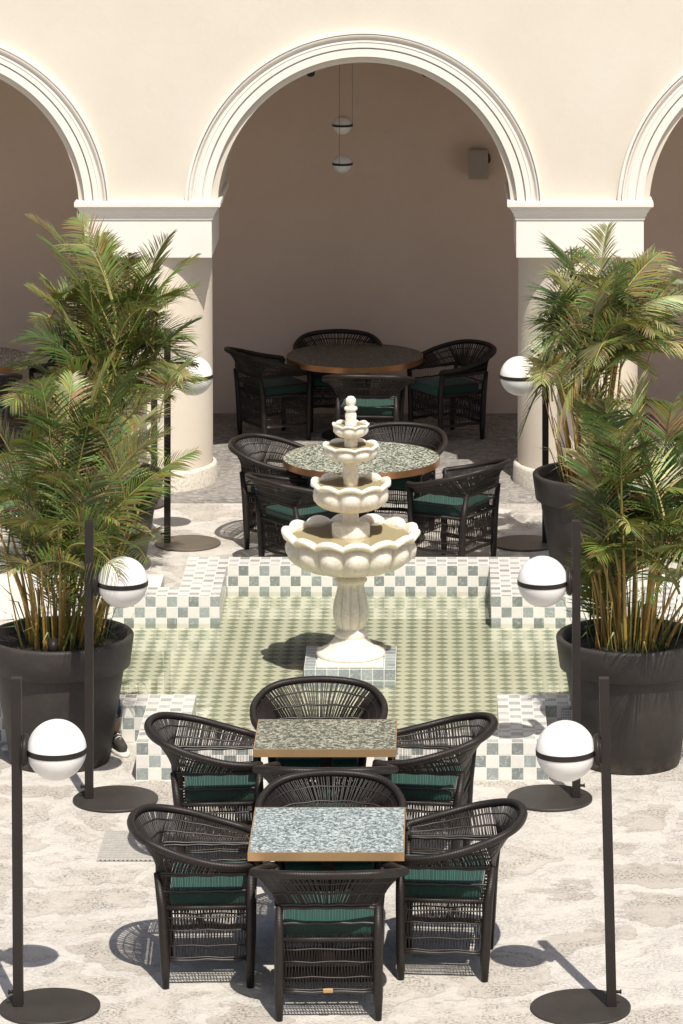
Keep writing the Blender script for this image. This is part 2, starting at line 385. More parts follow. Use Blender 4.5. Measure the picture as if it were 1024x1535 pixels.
def catmull(pts, n):
    P = [Vector(p) for p in pts]; out = []
    P = [P[0] * 2 - P[1]] + P + [P[-1] * 2 - P[-2]]
    m_ = len(P) - 3
    for i in range(n + 1):
        t = i / n * m_; k_ = min(int(t), m_ - 1); t -= k_
        a, b, c, d = P[k_:k_ + 4]
        out.append(0.5 * ((2 * b) + (c - a) * t + (2 * a - 5 * b + 4 * c - d) * t * t + (3 * b - a - 3 * c + d) * t ** 3))
    return out

# ------------------------------------------------------------------ ground
mb = MB(); mb.box(-70, 70, -40, 90, -0.3, 0.0); tag(mb.build('ground', 'flagstone'), kind='structure')
mb = MB(); mb.box(-14, 14, 30.72, 34.45, -0.02, 0.004); tag(mb.build('arcade_paving', 'pebble_paving'), kind='structure')

# ------------------------------------------------------------------ arcade
WY, WT = 31.1, 1.3                    # front face, thickness
PITCH, ARX, RAD, ZC = 3.595, -0.612, 1.222, 2.365
arc_x = [ARX + PITCH * i for i in (-2, -1, 0, 1, 2)]
arcade = thing('arcade', 'cream plastered arcade with round arches and white arch mouldings around the courtyard', 'building', (ARX, WY, 0))
def part(mbd, name, mats, parent, **kw):
    o = mbd.build(name, mats, parent, **kw); o.matrix_parent_inverse = Matrix.Identity(4)
    # geometry was written in world coordinates: move it into the parent's frame
    p = parent; off = Vector((0, 0, 0))
    while p: off += p.location; p = p.parent
    o.data.transform(Matrix.Translation(-off)); return o
mb = MB(); NA = 48; ZT = 6.4
for cx in arc_x:
    xl, xr = cx - PITCH / 2, cx + PITCH / 2
    for y, flip in ((WY, False), (WY + WT, True)):
        b = len(mb.v); ring = []
        for i in range(NA + 1):
            th = math.pi * (1 - i / NA); ring.append((cx + RAD * math.cos(th), ZC + RAD * math.sin(th)))
        tops = [(xl + (xr - xl) * i / NA, ZT) for i in range(NA + 1)]
        for x, z in ring: mb.v.append((x, y, z))
        for x, z in tops: mb.v.append((x, y, z))
        for i in range(NA):
            q = [b + i, b + i + 1, b + NA + 2 + i, b + NA + 1 + i]; mb.face(q[::-1] if flip else q)
        e = len(mb.v); mb.v += [(xl, y, ZC), (xr, y, ZC)]
        q = [e, b, b + NA + 1]; mb.face(q[::-1] if flip else q)
        q = [b + NA, e + 1, b + 2 * NA + 1]; mb.face(q[::-1] if flip else q)
    b = len(mb.v)                      # soffit
    for i in range(NA + 1):
        th = math.pi * (1 - i / NA); x, z = cx + RAD * math.cos(th), ZC + RAD * math.sin(th)
        mb.v += [(x, WY, z), (x, WY + WT, z)]
    for i in range(NA): mb.face([b + 2 * i, b + 2 * i + 1, b + 2 * i + 3, b + 2 * i + 2], None, 0, True)
part(mb, 'front_wall', 'cream_plaster', arcade)
mb = MB(); mb.box(-14, 14, WY + WT + 0.002, 34.45, 4.25, 4.45); part(mb, 'arcade_ceiling', 'cream_plaster', arcade)
# arch mouldings: profile (radius, how far it stands out)
AP = [(1.276, 0.0), (1.276, 0.055), (1.338, 0.055), (1.340, 0.030), (1.350, 0.030), (1.352, 0.062), (1.392, 0.062), (1.398, 0.068), (1.412, 0.066),
      (1.418, 0.052), (1.430, 0.060), (1.444, 0.085), (1.456, 0.090), (1.458, 0.050), (1.466, 0.050), (1.468, 0.078), (1.490, 0.078), (1.492, 0.0)]
for cx in arc_x[1:4]:
    mb = MB(); n = len(AP); NS = 72
    for i in range(NS + 1):
        t0 = math.asin(0.045 / 1.38); th = t0 + (math.pi - 2 * t0) * i / NS
        for r, o in AP: mb.v.append((cx + r * math.cos(th), WY - o, ZC + r * math.sin(th)))
    for i in range(NS):
        for j in range(n - 1): mb.face([i * n + j, i * n + j + 1, (i + 1) * n + j + 1, (i + 1) * n + j], None, 0, False)
    part(mb, 'arch_moulding', 'white_trim', arcade)
def sq_stack(mb, cx, cy, layers, mi=0):
    """layers of (half width, z) joined into one square moulding"""
    b = len(mb.v)
    for h, z in layers: mb.v += [(cx - h, cy - h, z), (cx + h, cy - h, z), (cx + h, cy + h, z), (cx - h, cy + h, z)]
    for i in range(len(layers) - 1):
        for j in range(4):
            k2 = (j + 1) % 4; mb.face([b + 4 * i + j, b + 4 * i + k2, b + 4 * i + 4 + k2, b + 4 * i + 4 + j], None, mi)
    mb.face([b + 3, b + 2, b + 1, b], None, mi); e = b + 4 * (len(layers) - 1); mb.face([e, e + 1, e + 2, e + 3], None, mi)
CY = WY + 0.51
for i in range(-2, 3):
    cx = ARX + PITCH * (i + 0.5)
    mb = MB(); mb.lathe([(0.508, 0.165), (0.508, 0.6), (0.504, 1.4), (0.502, 1.965)], 96, cx, CY); col = part(mb, 'column', 'column_plaster', arcade)
    mb = MB(); sq_stack(mb, cx, CY, [(0.527, 1.962), (0.530, 1.966), (0.530, 2.275), (0.541, 2.283), (0.541, 2.305), (0.549, 2.309), (0.556, 2.335), (0.572, 2.358), (0.574, 2.368), (0.581, 2.372), (0.583, 2.384), (0.598, 2.388), (0.607, 2.398), (0.607, 2.432), (0.602, 2.44)]); part(mb, 'capital', 'white_trim', arcade)
    mb = MB(); mb.lathe([(0.55, 0.0), (0.545, 0.14), (0.54, 0.155), (0.528, 0.165), (0.512, 0.168)], 96, cx, CY); part(mb, 'column_foot', 'column_foot', arcade)
mb = MB(); mb.box(-14, 14, 34.45, 34.85, 0, 4.25); mb.build('back_wall', 'taupe_plaster')
tag(bpy.data.objects['back_wall'], 'shaded taupe rendered wall behind the arches', 'wall')

# ------------------------------------------------------------------ pool
PX, T = -0.586, 0.077; ZW, WTOP = 0.04, 0.236
HI, HO = 0.97, 1.27
XL, XR = -2.56, 1.42
rim = [(PX - HO, PX + HO, 23.0, 23.27), (PX - HO, PX - HI, 23.27, 24.09), (PX + HI, PX + HO, 23.27, 24.09), (XL - 0.27, PX - HO, 23.83, 24.09), (PX + HO, XR + 0.27, 23.83, 24.09),
       (XL - 0.27, XL, 24.09, 26.66), (XR, XR + 0.27, 24.09, 26.66), (XL - 0.27, PX - HI, 26.66, 26.93), (PX + HI, XR + 0.27, 26.66, 26.93),
       (PX - HO, PX - HI, 26.93, 27.58), (PX + HI, PX + HO, 26.93, 27.58), (PX - HO, PX + HO, 27.58, 27.85)]
pool = thing('pool_surround', 'low pool wall clad in white and green checkered marble tiles', 'pool', (PX, 25.4, 0))
mb = MB()
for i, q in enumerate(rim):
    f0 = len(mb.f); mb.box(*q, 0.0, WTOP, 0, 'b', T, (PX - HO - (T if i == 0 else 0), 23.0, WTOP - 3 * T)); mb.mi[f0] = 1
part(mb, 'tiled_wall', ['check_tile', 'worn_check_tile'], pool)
mb = MB(); gx0 = 0.79
mb.box(gx0, gx0 + 0.085, 23.822, 23.828, 0.13, 0.215)
for i in range(6): mb.box(gx0 + 0.003 + i * 0.0145, gx0 + 0.011 + i * 0.0145, 23.812, 23.8215, 0.131, 0.214, 1)
for i in range(5): mb.box(gx0 + 0.001, gx0 + 0.084, 23.810, 23.8115, 0.134 + i * 0.0175, 0.142 + i * 0.0175, 1)
part(mb, 'overflow_grille', ['grate_shadow', 'white_marble'], pool)
mb = MB()
for q in ((PX - HI, PX + HI, 23.27, 24.09), (XL, XR, 24.09, 26.66), (PX - HI, PX + HI, 26.66, 27.58)):
    b = len(mb.v); x0, x1, y0, y1 = q; mb.v += [(x0, y0, 0.006), (x1, y0, 0.006), (x1, y1, 0.006), (x0, y1, 0.006)]; mb.face([b, b + 1, b + 2, b + 3])
tag(mb.build('pool_floor', 'harlequin_tile'), kind='structure')
mb = MB()
for q in ((PX - HI, PX + HI, 23.27, 24.09), (XL, XR, 24.09, 26.66), (PX - HI, PX + HI, 26.66, 27.58)):
    b = len(mb.v); x0, x1, y0, y1 = q; mb.v += [(x0, y0, ZW), (x1, y0, ZW), (x1, y1, ZW), (x0, y1, ZW)]; mb.face([b, b + 1, b + 2, b + 3])
tag(mb.build('pool_water', 'pool_water'), kind='structure')
mb = MB(); mb.box(-3.2, -2.0, 26.945, 27.33, 0.0, 0.232); mb.build('stone_slab', 'white_marble', bevel=0.006)
tag(bpy.data.objects['stone_slab'], 'plain white marble slab behind the pool wall by the rear left planter', 'slab', 'marble slabs behind the pool')
mb = MB(); mb.box(0.83, 2.05, 26.945, 27.33, 0.0, 0.232); o = mb.build('stone_slab', 'white_marble', bevel=0.006)
tag(o, 'plain white marble slab behind the pool wall by the rear right planter', 'slab', 'marble slabs behind the pool')

# ------------------------------------------------------------------ fountain
FX, FY = -0.590, 25.40
mb = MB(); t2 = 0.077; nb = 8; hw = nb * t2 / 2
mb.box(FX - hw, FX + hw, FY - 0.30, FY + 0.29, 0.007, 0.13, 0, 'b', t2, (FX - hw, FY - 0.30, 0.13 - 2 * t2))
tag(mb.build('plinth', 'green_tile'), 'low square plinth of grey green tiles standing in the pool under the fountain', 'plinth')
mb = MB(); mb.box(FX - 0.225, FX + 0.225, FY - 0.285, FY + 0.2, 0.130, 0.152)
fountain = thing('fountain', 'cream marble tiered fountain with four scalloped bowls in the middle of the pool', 'fountain', (FX, FY, 0.13))
part(mb, 'foot_slab', 'fountain_marble', fountain, bevel=0.006)
# pedestal: flared foot, ring, fluted vase, neck
ped = [(.232, .152), (.236, .165), (.225, .178), (.19, .192), (.155, .215), (.128, .245), (.115, .262), (.112, .27), (.104, .273), (.112, .285), (.112, .30), (.104, .312), (.088, .322), (.083, .328), (.098, .35), (.115, .385), (.123, .43), (.122, .47), (.113, .52), (.102, .56), (.093, .60), (.091, .62), (.096, .64), (.110, .652), (.112, .664), (.100, .675), (.084, .682), (.082, .80)]
def flute(th, j, r, z):
    if 14 <= j <= 22:
        r *= 1 - 0.17 * (1 - abs(math.cos(5 * th)) ** 0.6) * min(1, (j - 13) / 2, (23 - j) / 2)
    elif 2 <= j <= 6: r *= 1 + 0.03 * (abs(math.cos(4 * th)) - 0.6)
    return r, z
mb = MB(); mb.lathe(ped, 100, FX, FY, flute, capb=True, capt=True); part(mb, 'pedestal', 'fountain_marble', fountain)
def bowl(Rr, zb, zr, rb, n, ph, wl):
    H = zr - zb
    pr = [(rb / Rr, 0, 0), (0.50, 0.02, 0.02), (0.70, 0.10, 0.06), (0.84, 0.24, 0.10), (0.93, 0.38, 0.14), (0.95, 0.54, 0.14), (0.915, 0.69, 0.09), (0.862, 0.755, 0.03), (0.885, 0.785, 0.035),
          (0.97, 0.815, 0.055), (0.998, 0.845, 0.055), (1.003, 0.885, 0.055), (0.99, 0.94, 0.055), (0.96, 0.96, 0.055), (0.92, 0.958, 0.055), (0.88, 0.935, 0.055), (0.85, 0.88, 0.05), (0.82, 0.78, 0.03), (0.6, 0.70, 0)]
    def fn(th, j, r, z):
        L = abs(math.cos(n * (th + ph) / 2)) ** 0.7; f, hz, am = pr[j]
        r = Rr * f * (1 - am * (1 - L))
        if 9 <= j <= 16: z += H * 0.145 * (L - 0.55) * (1 if j < 16 else 0.4)
        elif 4 <= j <= 8: z += H * 0.10 * (L - 0.62) * (j - 3) / 5
        return r, z
    mb = MB(); mb.lathe([(Rr * f, zb + H * hz) for f, hz, _ in pr], n * 14, FX, FY, fn, capb=True)
    bo = part(mb, 'bowl', 'fountain_marble', fountain)
    zf = zb + H * 0.83; mb = MB(); mb.lathe([(Rr * 0.82, zf), (0.001, zf - 0.004)], 40, FX, FY); part(mb, 'bowl_floor', 'basin_floor', bo)
    zw = zb + H * wl; mb = MB(); mb.lathe([(Rr * 0.83, zw), (0.001, zw)], 48, FX, FY); part(mb, 'bowl_water', 'basin_water', bo)
    return bo
bowl(0.476, 0.725, 1.005, 0.10, 14, 0.1, 0.88)
bowl(0.280, 1.135, 1.335, 0.056, 10, 0.30, 0.89)
bowl(0.195, 1.468, 1.585, 0.05, 8, 0.22, 0.89)
bowl(0.128, 1.628, 1.725, 0.045, 8, 0.1, 0.89)
st = [(0.134, 0.90), (0.134, 0.94), (0.130, 0.955), (0.130, 1.035), (0.122, 1.045), (0.064, 1.050), (0.062, 1.062), (0.056, 1.072), (0.054, 1.105), (0.060, 1.122), (0.060, 1.15)]
mb = MB(); mb.lathe(st, 40, FX, FY); part(mb, 'stem', 'fountain_marble', fountain)
mb = MB(); mb.lathe([(0.050, 1.25), (0.050, 1.345), (0.054, 1.352), (0.054, 1.372), (0.050, 1.380), (0.050, 1.44), (0.056, 1.452), (0.056, 1.48)], 40, FX, FY); part(mb, 'stem', 'fountain_marble', fountain)
mb = MB(); mb.lathe([(0.046, 1.53), (0.046, 1.64)], 40, FX, FY); part(mb, 'stem', 'fountain_marble', fountain)
mb = MB(); mb.lathe([(0.042, 1.69), (0.040, 1.735), (0.036, 1.74), (0.040, 1.775), (0.036, 1.795), (0.028, 1.805), (0.044, 1.815), (0.046, 1.828), (0.036, 1.838), (0.024, 1.843), (0.032, 1.855), (0.036, 1.872), (0.033, 1.89), (0.020, 1.904), (0.001, 1.909)], 32, FX, FY)
part(mb, 'finial', 'fountain_marble', fountain)

# ------------------------------------------------------------------ wicker chair (front = +y)
def lerp_tab(tab, u):
    for (a, va), (b, vb) in zip(tab, tab[1:]):
        if u <= b: return va + (vb - va) * (u - a) / (b - a)
    return tab[-1][1]
BW, BD = 0.25, 0.22
def P0(u):
    L = u * (4 * BD + 2 * BW)
    r = 0.045
    if L < 2 * BD: x, y = -BW, BD - L
    elif L < 2 * BD + 2 * BW: x, y = -BW + (L - 2 * BD), -BD
    else: x, y = BW, -BD + (L - 2 * BD - 2 * BW)
    return Vector((x, y, 0))
HU = [(0, (-0.285, 0.225)), (0.07, (-0.335, 0.16)), (0.16, (-0.378, 0.03)), (0.26, (-0.383, -0.13)), (0.36, (-0.318, -0.285)), (0.43, (-0.20, -0.375)), (0.5, (0, -0.41))]
ZU = [(0, 0.645), (0.07, 0.652), (0.16, 0.678), (0.26, 0.722), (0.36, 0.765), (0.43, 0.787), (0.5, 0.795)]
RP = [Vector((x, y, z)) for (_, (x, y)), (_, z) in zip(HU, ZU)]
RP = RP + [Vector((-p.x, p.y, p.z)) for p in reversed(RP[:-1])]
UK = [u for u, _ in HU] + [1 - u for u, _ in reversed(HU[:-1])]
RC = catmull(RP, 240)
def P1(u):
    for i in range(len(UK) - 1):
        if u <= UK[i + 1] + 1e-9:
            t = (u - UK[i]) / (UK[i + 1] - UK[i]); x = (i + t) * 240 / (len(UK) - 1)
            a = int(min(x, 239)); return RC[a].lerp(RC[a + 1], x - a)
    return RC[-1]
ZS, ZB = 0.416, 0.589
def basket(u, t):
    """t 0 at the seat rail, 0.5 at the band where the basket begins to flare, 1 at the rim"""
    a, b = P0(u), P1(u)
    if a.y < 0: a.y *= 1.07 + 0.13 * min(1, t * 2)          # the back leans out behind the legs
    if t <= 0.5: return Vector((a.x, a.y, ZS + (ZB - ZS) * t * 2))
    q = t * 2 - 1; g = q ** 1.25
    return Vector((a.x + (b.x - a.x) * g, a.y + (b.y - a.y) * g, ZB + (b.z - ZB) * q))
rng = random.Random(5)
def chair_kind(label, loc, rz):
    ch = thing('wicker_chair', label, 'chair', loc, rz, 'black wicker armchairs with green cushions')
    mb = MB(); pts = [P1(i / 60) for i in range(61)]
    pts = [pts[0] + Vector((0.012, 0.006, -0.03))] + pts + [pts[-1] + Vector((-0.012, 0.006, -0.03))]
    mb.tube(pts, 0.0215, 10); mb.build('rim', 'black_cane', ch)
    for sx in (-1, 1):
        mb = MB(); mb.tube([(sx * BW, BD, 0), (sx * BW, BD, 0.12), (sx * (BW + 0.004), BD + 0.002, 0.4), (sx * 0.280, 0.222, 0.638)], [0.019, 0.024, 0.025, 0.021], 10); mb.build('leg', 'black_cane', ch)
        mb = MB(); mb.tube([(sx * BW, -BD * 0.99, 0), (sx * BW, -BD, 0.12), (sx * BW, -BD * 1.07, 0.42), (sx * BW, -BD * 1.2, 0.60)], [0.019, 0.026, 0.027, 0.017], 10); mb.build('leg', 'black_cane', ch)
    # back and arms: fine vertical cane
    mb = MB(); N = 180
    for i in range(N + 1):
        u = min(1, max(0, (i + rng.uniform(-.22, .22)) / N)); du = 0.0012 * (1 if i % 2 else -1) + rng.uniform(-.0012, .0012)
        ts = (0, 0.25, 0.49, 0.54, 0.70, 0.85, 1.0)
        mb.tube([basket(min(1, max(0, u + du * (t - 0.3))), t) for t in ts], [0.0014, 0.0014, 0.0016, 0.0042, 0.0045, 0.0047, 0.0048], 3, caps=False)
    for t, r in ((0.25, 0.007), (0.49, 0.0085), (0.535, 0.0085), (0.70, 0.006), (0.86, 0.005)):
        mb.tube([basket(i / 56, t + 0.006 * math.sin(i * 1.3)) for i in range(57)], r, 5)
    mb.build('woven_back', 'cane_strand', ch)
    # skirt below the seat on all four sides
    mb = MB(); corners = [(-BW, BD), (-BW, -BD), (BW, -BD), (BW, BD)]
    for a in range(4):
        p, q = Vector((*corners[a], 0)), Vector((*corners[(a + 1) % 4], 0)); n = int((q - p).length / 0.0078)
        for i in range(1, n):
            c = p.lerp(q, (i + rng.uniform(-.2, .2)) / n); lean = (q - p).normalized() * (0.006 if i % 2 else -0.006)
            z0 = 0.145 if a != 3 else 0.22
            mb.tube([c + lean + Vector((0, 0, z0)), c - lean * 0.5 + Vector((0, 0, 0.27)), c + lean + Vector((0, 0, ZS))], 0.0028, 3, caps=False)
    for z, r in ((0.145, 0.009), (0.158, 0.006), (0.22, 0.0045), (0.30, 0.0045), (0.365, 0.0045)):
        loop = []
        for a in range(4):
            if a == 3 and z < 0.2: continue
            p, q = Vector((*corners[a], z)), Vector((*corners[(a + 1) % 4], z))
            mb.tube([p.lerp(q, k_ / 6) + Vector((0, 0, 0.004 * math.sin(k_ * 2.1 + a + z * 40))) for k_ in range(7)], r, 5)
    mb.v = [(x, y * (1 + 0.07 * max(0, z - 0.145) / 0.27) if y < 0 else y, z) for x, y, z in mb.v]
    mb.build('woven_skirt', 'cane_strand', ch)
    mb = MB(); 
    for a in range(4):
        p, q = Vector((*corners[a], ZS)), Vector((*corners[(a + 1) % 4], ZS)); mb.tube([p, p.lerp(q, .5), q], 0.013, 8)
    for i in range(9): x = -0.22 + i * 0.055; mb.tube([(x, -BD, ZS - 0.004), (x, BD, ZS - 0.004)], 0.006, 4)
    mb.v = [(x, y * 1.07 if y < -0.1 else y, z) for x, y, z in mb.v]
    mb.build('seat_frame', 'black_cane', ch)
    mb = MB(); mb.box(-0.235, 0.235, -0.20, 0.25, 0.418, 0.505)
    o = mb.build('cushion', 'green_fabric', ch, bevel=0.026)
    for p in o.data.polygons: p.use_smooth = True
    return ch
chair0 = chair_kind('black wicker armchair nearest the camera, seen from behind, with a small brass tag', (-0.555, 19.12, 0), R(1))
chairs = [
 ((-1.20, 19.62), -88, 'black wicker armchair at the left side of the square table with the pale blue top'),
 ((0.045, 19.73), 86, 'black wicker armchair at the right side of the pale blue square table, cushion corner showing'),
 ((-0.575, 20.05), 180, 'black wicker armchair facing the camera from behind the pale blue square table'),
 ((-1.25, 21.40), -86, 'black wicker armchair at the left side of the square table with grey green top'),
 ((-0.085, 21.42), 82, 'black wicker armchair at the right side of the square table with grey green top'),
 ((-0.700, 21.96), 180, 'black wicker armchair facing the camera between the grey green square table and the pool'),
 ((-0.625, 20.90), 0, 'black wicker armchair pushed under the near edge of the grey green square table'),
 ((-1.20, 29.28), -108, 'black wicker armchair at the far left of the sunlit round table'),
 ((-1.02, 28.52), -52, 'low black wicker armchair at near left of sunlit round table, back to the pool'),
 ((0.115, 28.62), 60, 'black wicker armchair at the right of the sunlit round table, beside the pool wall'),
 ((-0.345, 29.60), 165, 'black wicker armchair behind the sunlit round table, its rim showing above the top'),
 ((-1.46, 33.36), -61, 'black wicker armchair at the left of the shaded round table under the arch'),
 ((-0.590, 32.42), -4, 'black wicker armchair in front of the shaded round table, directly behind the fountain top'),
 ((0.08, 33.39), 122, 'black wicker armchair at the right of the shaded round table against the taupe wall'),
 ((-0.90, 33.83), 183, 'black wicker armchair behind the shaded round table, only its rim showing'),
 ((-4.02, 32.45), 12, 'black wicker armchair under the copper edged round table behind the left palms'),
 ((-3.35, 33.55), 78, 'black wicker armchair beside the round table under the left arch, hidden by palm fronds'),
]
for (x, y), a, lab in chairs:
    c = dup(chair0, (x, y, 0.004 if y > 30.9 else 0), R(a), lab)
    if lab.startswith('low'): c.scale = (1, 1, 0.9)
mb = MB(); mb.box(-0.028, 0.022, -0.238, -0.230, 0.146, 0.166); mb.build('brass_tag', 'brass_edge', chair0, bevel=0.002)

# ------------------------------------------------------------------ tables
def round_table(loc, label):
    t = thing('round_table', label, 'table', loc, 0, 'round terrazzo tables'); r = 0.612
    mb = MB(); mb.lathe([(0.001, 0.672), (r - 0.006, 0.672), (r - 0.006, 0.718), (0.001, 0.718)], 96, sm=False); mb.build('table_top', 'green_terrazzo', t)
    mb = MB(); mb.lathe([(r - 0.005, 0.668), (r, 0.668), (r, 0.7195), (r - 0.005, 0.7195), (r - 0.005, 0.668)], 96, sm=False); mb.build('edge_band', 'copper_edge', t)
    mb = MB(); mb.lathe([(0.30, 0), (0.30, 0.012), (0.05, 0.022), (0.045, 0.05), (0.045, 0.64), (0.12, 0.655), (0.25, 0.67)], 48, capb=True); mb.build('pedestal', 'dark_metal', t)
    return t
rt = round_table((-0.594, 29.10, 0), 'sunlit round table with green terrazzo top and copper edge behind the fountain')
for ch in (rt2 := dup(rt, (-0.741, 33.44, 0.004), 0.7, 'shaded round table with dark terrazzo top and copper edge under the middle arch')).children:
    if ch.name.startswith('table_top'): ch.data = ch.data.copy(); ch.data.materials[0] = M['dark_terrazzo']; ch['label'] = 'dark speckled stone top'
dup(rt, (-4.245, 33.30, 0.004), 1.9, 'round table under the left arch, copper edge peeping past the palm fronds')
def square_table(loc, wd, dp, top, label):
    t = thing('square_table', label, 'table', loc, 0, 'square terrazzo tables'); e = 0.006; x, y = wd / 2, dp / 2
    mb = MB(); mb.box(-x + e, x - e, -y + e, y - e, 0.68, 0.7185); mb.build('table_top', top, t)
    mb = MB()
    mb.box(-x, x, -y, -y + e - .0005, 0.676, 0.720); mb.box(-x, x, y - e + .0005, y, 0.676, 0.720)
    mb.box(-x, -x + e - .0005, -y + e, y - e, 0.676, 0.720); mb.box(x - e + .0005, x, -y + e, y - e, 0.676, 0.720); mb.build('edge_band', 'brass_edge', t)
    mb = MB(); mb.box(-0.24, 0.24, -0.24, 0.24, 0, 0.014); mb.box(-0.035, 0.035, -0.035, 0.035, 0.0145, 0.655); mb.box(-0.22, 0.22, -0.22, 0.22, 0.6555, 0.675); mb.build('pedestal', 'dark_metal', t, bevel=0.003)
square_table((-0.577, 19.70, 0), 0.81, 0.775, 'blue_terrazzo', 'square table with pale blue speckled top and brass edge, nearest the camera')
square_table((-0.640, 21.475, 0), 0.81, 0.61, 'moss_terrazzo', 'square table with grey green speckled top and brass edge, nearer the pool')

# ------------------------------------------------------------------ globe floor lamps (globe on the +x side)
def globe_lamp(label, base='lamp_base_metal', hp=1.69):
    t = thing('floor_lamp', label, 'lamp', (0, 0, 0), 0, 'globe floor lamps around the courtyard'); zc = hp - 0.37
    mb = MB(); mb.lathe([(0.001, 0.0), (0.250, 0.0), (0.258, 0.004), (0.258, 0.013), (0.254, 0.017), (0.001, 0.017)], 72, 0.16, 0, sm=False); mb.build('base_plate', base, t)
    mb = MB(); mb.box(-0.025, 0.025, -0.025, 0.025, 0.018, hp); mb.build('pole', 'dark_metal', t, bevel=0.002)
    mb = MB(); mb.tube([(0.0255, -0.0, zc), (0.034, 0, zc)], 0.066, 28); mb.tube([(0.034, 0, zc), (0.05, 0, zc), (0.06, 0, zc)], [0.082, 0.082, 0.07], 32); mb.build('globe_mount', 'dark_metal', t)
    gx, gr = 0.204, 0.152
    mb = MB(); mb.lathe([(max(0.0005, gr * math.cos(a)), zc + gr * math.sin(a)) for a in [R(-90 + 180 * i / 36) for i in range(37)]], 64, gx, 0); mb.build('globe', 'opal_glass', t)
    mb = MB(); mb.lathe([(0.145, zc - 0.015), (0.1535, zc - 0.015), (0.1535, zc + 0.013), (0.145, zc + 0.013)], 64, gx, 0, sm=False); mb.build('globe_ring', 'dark_metal', t)
    mb = MB(); mb.tube([(-0.0255, 0, 0.085), (-0.045, 0, 0.085)], 0.008, 8); mb.tube([(-0.045, 0, 0.085), (-0.052, 0, 0.085)], 0.012, 8); mb.build('cable_gland', 'dark_metal', t)
    return t
L0 = globe_lamp('black globe floor lamp in the lower left corner of the courtyard'); L0.location = (-2.14, 19.07, 0); L0.rotation_euler = (0, R(-0.35), 0)
o = dup(L0, (0.889, 19.07, 0), R(180), 'black globe floor lamp in the lower right corner of the courtyard'); o.rotation_euler = (0, R(-1.35), R(180)); o.rotation_euler = (Matrix.Rotation(R(-1.35), 3, 'Y') @ Matrix.Rotation(R(180), 3, 'Z')).to_euler()
dup(L0, (-2.108, 22.60, 0), 0, 'black globe floor lamp in front of the large near left planter')
dup(L0, (0.840, 22.62, 0), R(180), 'black globe floor lamp in front of the large near right planter')
for ch in (L1 := dup(L0, (-2.117, 29.27, 0), 0, 'black globe floor lamp before the left column, rusty disc base')).children:
    if ch.name.startswith('base_plate'):
        ch.data = ch.data.copy(); ch.data.materials[0] = M['weathered_base']; ch['label'] = 'dusty brown disc base'
dup(L1, (0.845, 29.27, 0), R(180), 'black globe floor lamp before the right column, rusty disc base')
L4 = globe_lamp('black globe floor lamp close to the right column, mostly hidden by the palm', hp=1.80); L4.location = (1.165, 30.66, 0)
dup(L4, (-2.325, 30.66, 0), R(180), 'black globe floor lamp close to the left column, mostly hidden by the palm')

# pendant under the middle arch
pd = thing('pendant_lamp', 'pendant of two white globes on thin wires under the middle arch', 'lamp', (-0.845, 33.2, 2.47))
for zc in (0.0, 0.343):
    mb = MB(); g = 0.085
    mb.lathe([(max(0.0004, g * math.cos(a)), zc + g * math.sin(a)) for a in [R(-90 + 180 * i / 24) for i in range(25)]], 40); mb.build('globe', 'opal_glass', pd)
    mb = MB(); mb.lathe([(0.080, zc - 0.010), (0.092, zc - 0.010), (0.092, zc + 0.009), (0.080, zc + 0.009)], 40, sm=False); mb.build('globe_ring', 'dark_metal', pd)
mb = MB(); mb.tube([(-0.025, -0.095, 0), (-0.025, -0.095, 1.78)], 0.0018, 5); mb.tube([(0.088, 0, 0.34), (0.088, 0, 1.78)], 0.0015, 5); mb.tube([(-0.025, -0.095, 1.76), (0.03, -0.04, 1.76), (0.088, 0, 1.76)], 0.012, 6); mb.build('wire', 'dark_metal', pd)
# speaker on the back wall
sp = thing('wall_speaker', 'grey box loudspeaker on the shaded back wall under the middle arch', 'speaker', (0.375, 34.34, 2.32))
mb = MB(); mb.box(-0.088, 0.088, -0.075, 0.06, -0.135, 0.135); mb.build('cabinet', 'speaker_grey', sp, bevel=0.008)
mb = MB(); mb.box(-0.078, 0.078, -0.080, -0.0755, -0.125, 0.125); mb.build('grille', 'speaker_mesh', sp)
mb = MB(); mb.box(0.089, 0.112, -0.01, 0.03, 0.02, 0.06); mb.box(0.089, 0.105, 0.0305, 0.108, 0.0, 0.08); mb.build('bracket', 'dark_metal', sp)
# spotlights behind the arch edge
for i, (p, lab) in enumerate(((at(466, 104, 32.6), 'small black spotlight at the left of the middle arch'), (at(638, 104, 32.6), 'small black spotlight at the right of the middle arch'), (at(14, 107, 32.6), 'small black spotlight under the left arch'))):
    s_ = thing('spotlight', lab, 'spotlight', p, 0, 'spotlights under the arches')
    mb = MB(); mb.tube([(0, 0.06, 0.05), (0, -0.06, -0.03)], [0.034, 0.038], 16); mb.build('lamp_head', 'dark_metal', s_)
    mb = MB(); mb.tube([(0, 0, 0.03), (0, 0, 4.25 - p.z)], 0.009, 8); mb.build('stem', 'dark_metal', s_)
# drain cover in the paving
g0 = at(157, 1289, 21.47); dr = thing('drain_cover', 'square grey slotted drain cover set in the paving by the left chairs', 'drain cover', (-1.79, 21.70, 0.0))
mb = MB(); mb.box(-0.165, 0.165, -0.265, 0.265, 0.002, 0.005); mb.build('drain_pit', 'grate_shadow', dr)
mb = MB()
for i in range(13): x = -0.165 + i * 0.0258; mb.box(x, x + 0.0165, -0.265, 0.265, 0.0052, 0.010)
for i in range(17): y = -0.265 + i * 0.0319; mb.box(-0.165, 0.165, y, y + 0.020, 0.0102, 0.0145)
mb.build('grating', 'galvanised', dr)

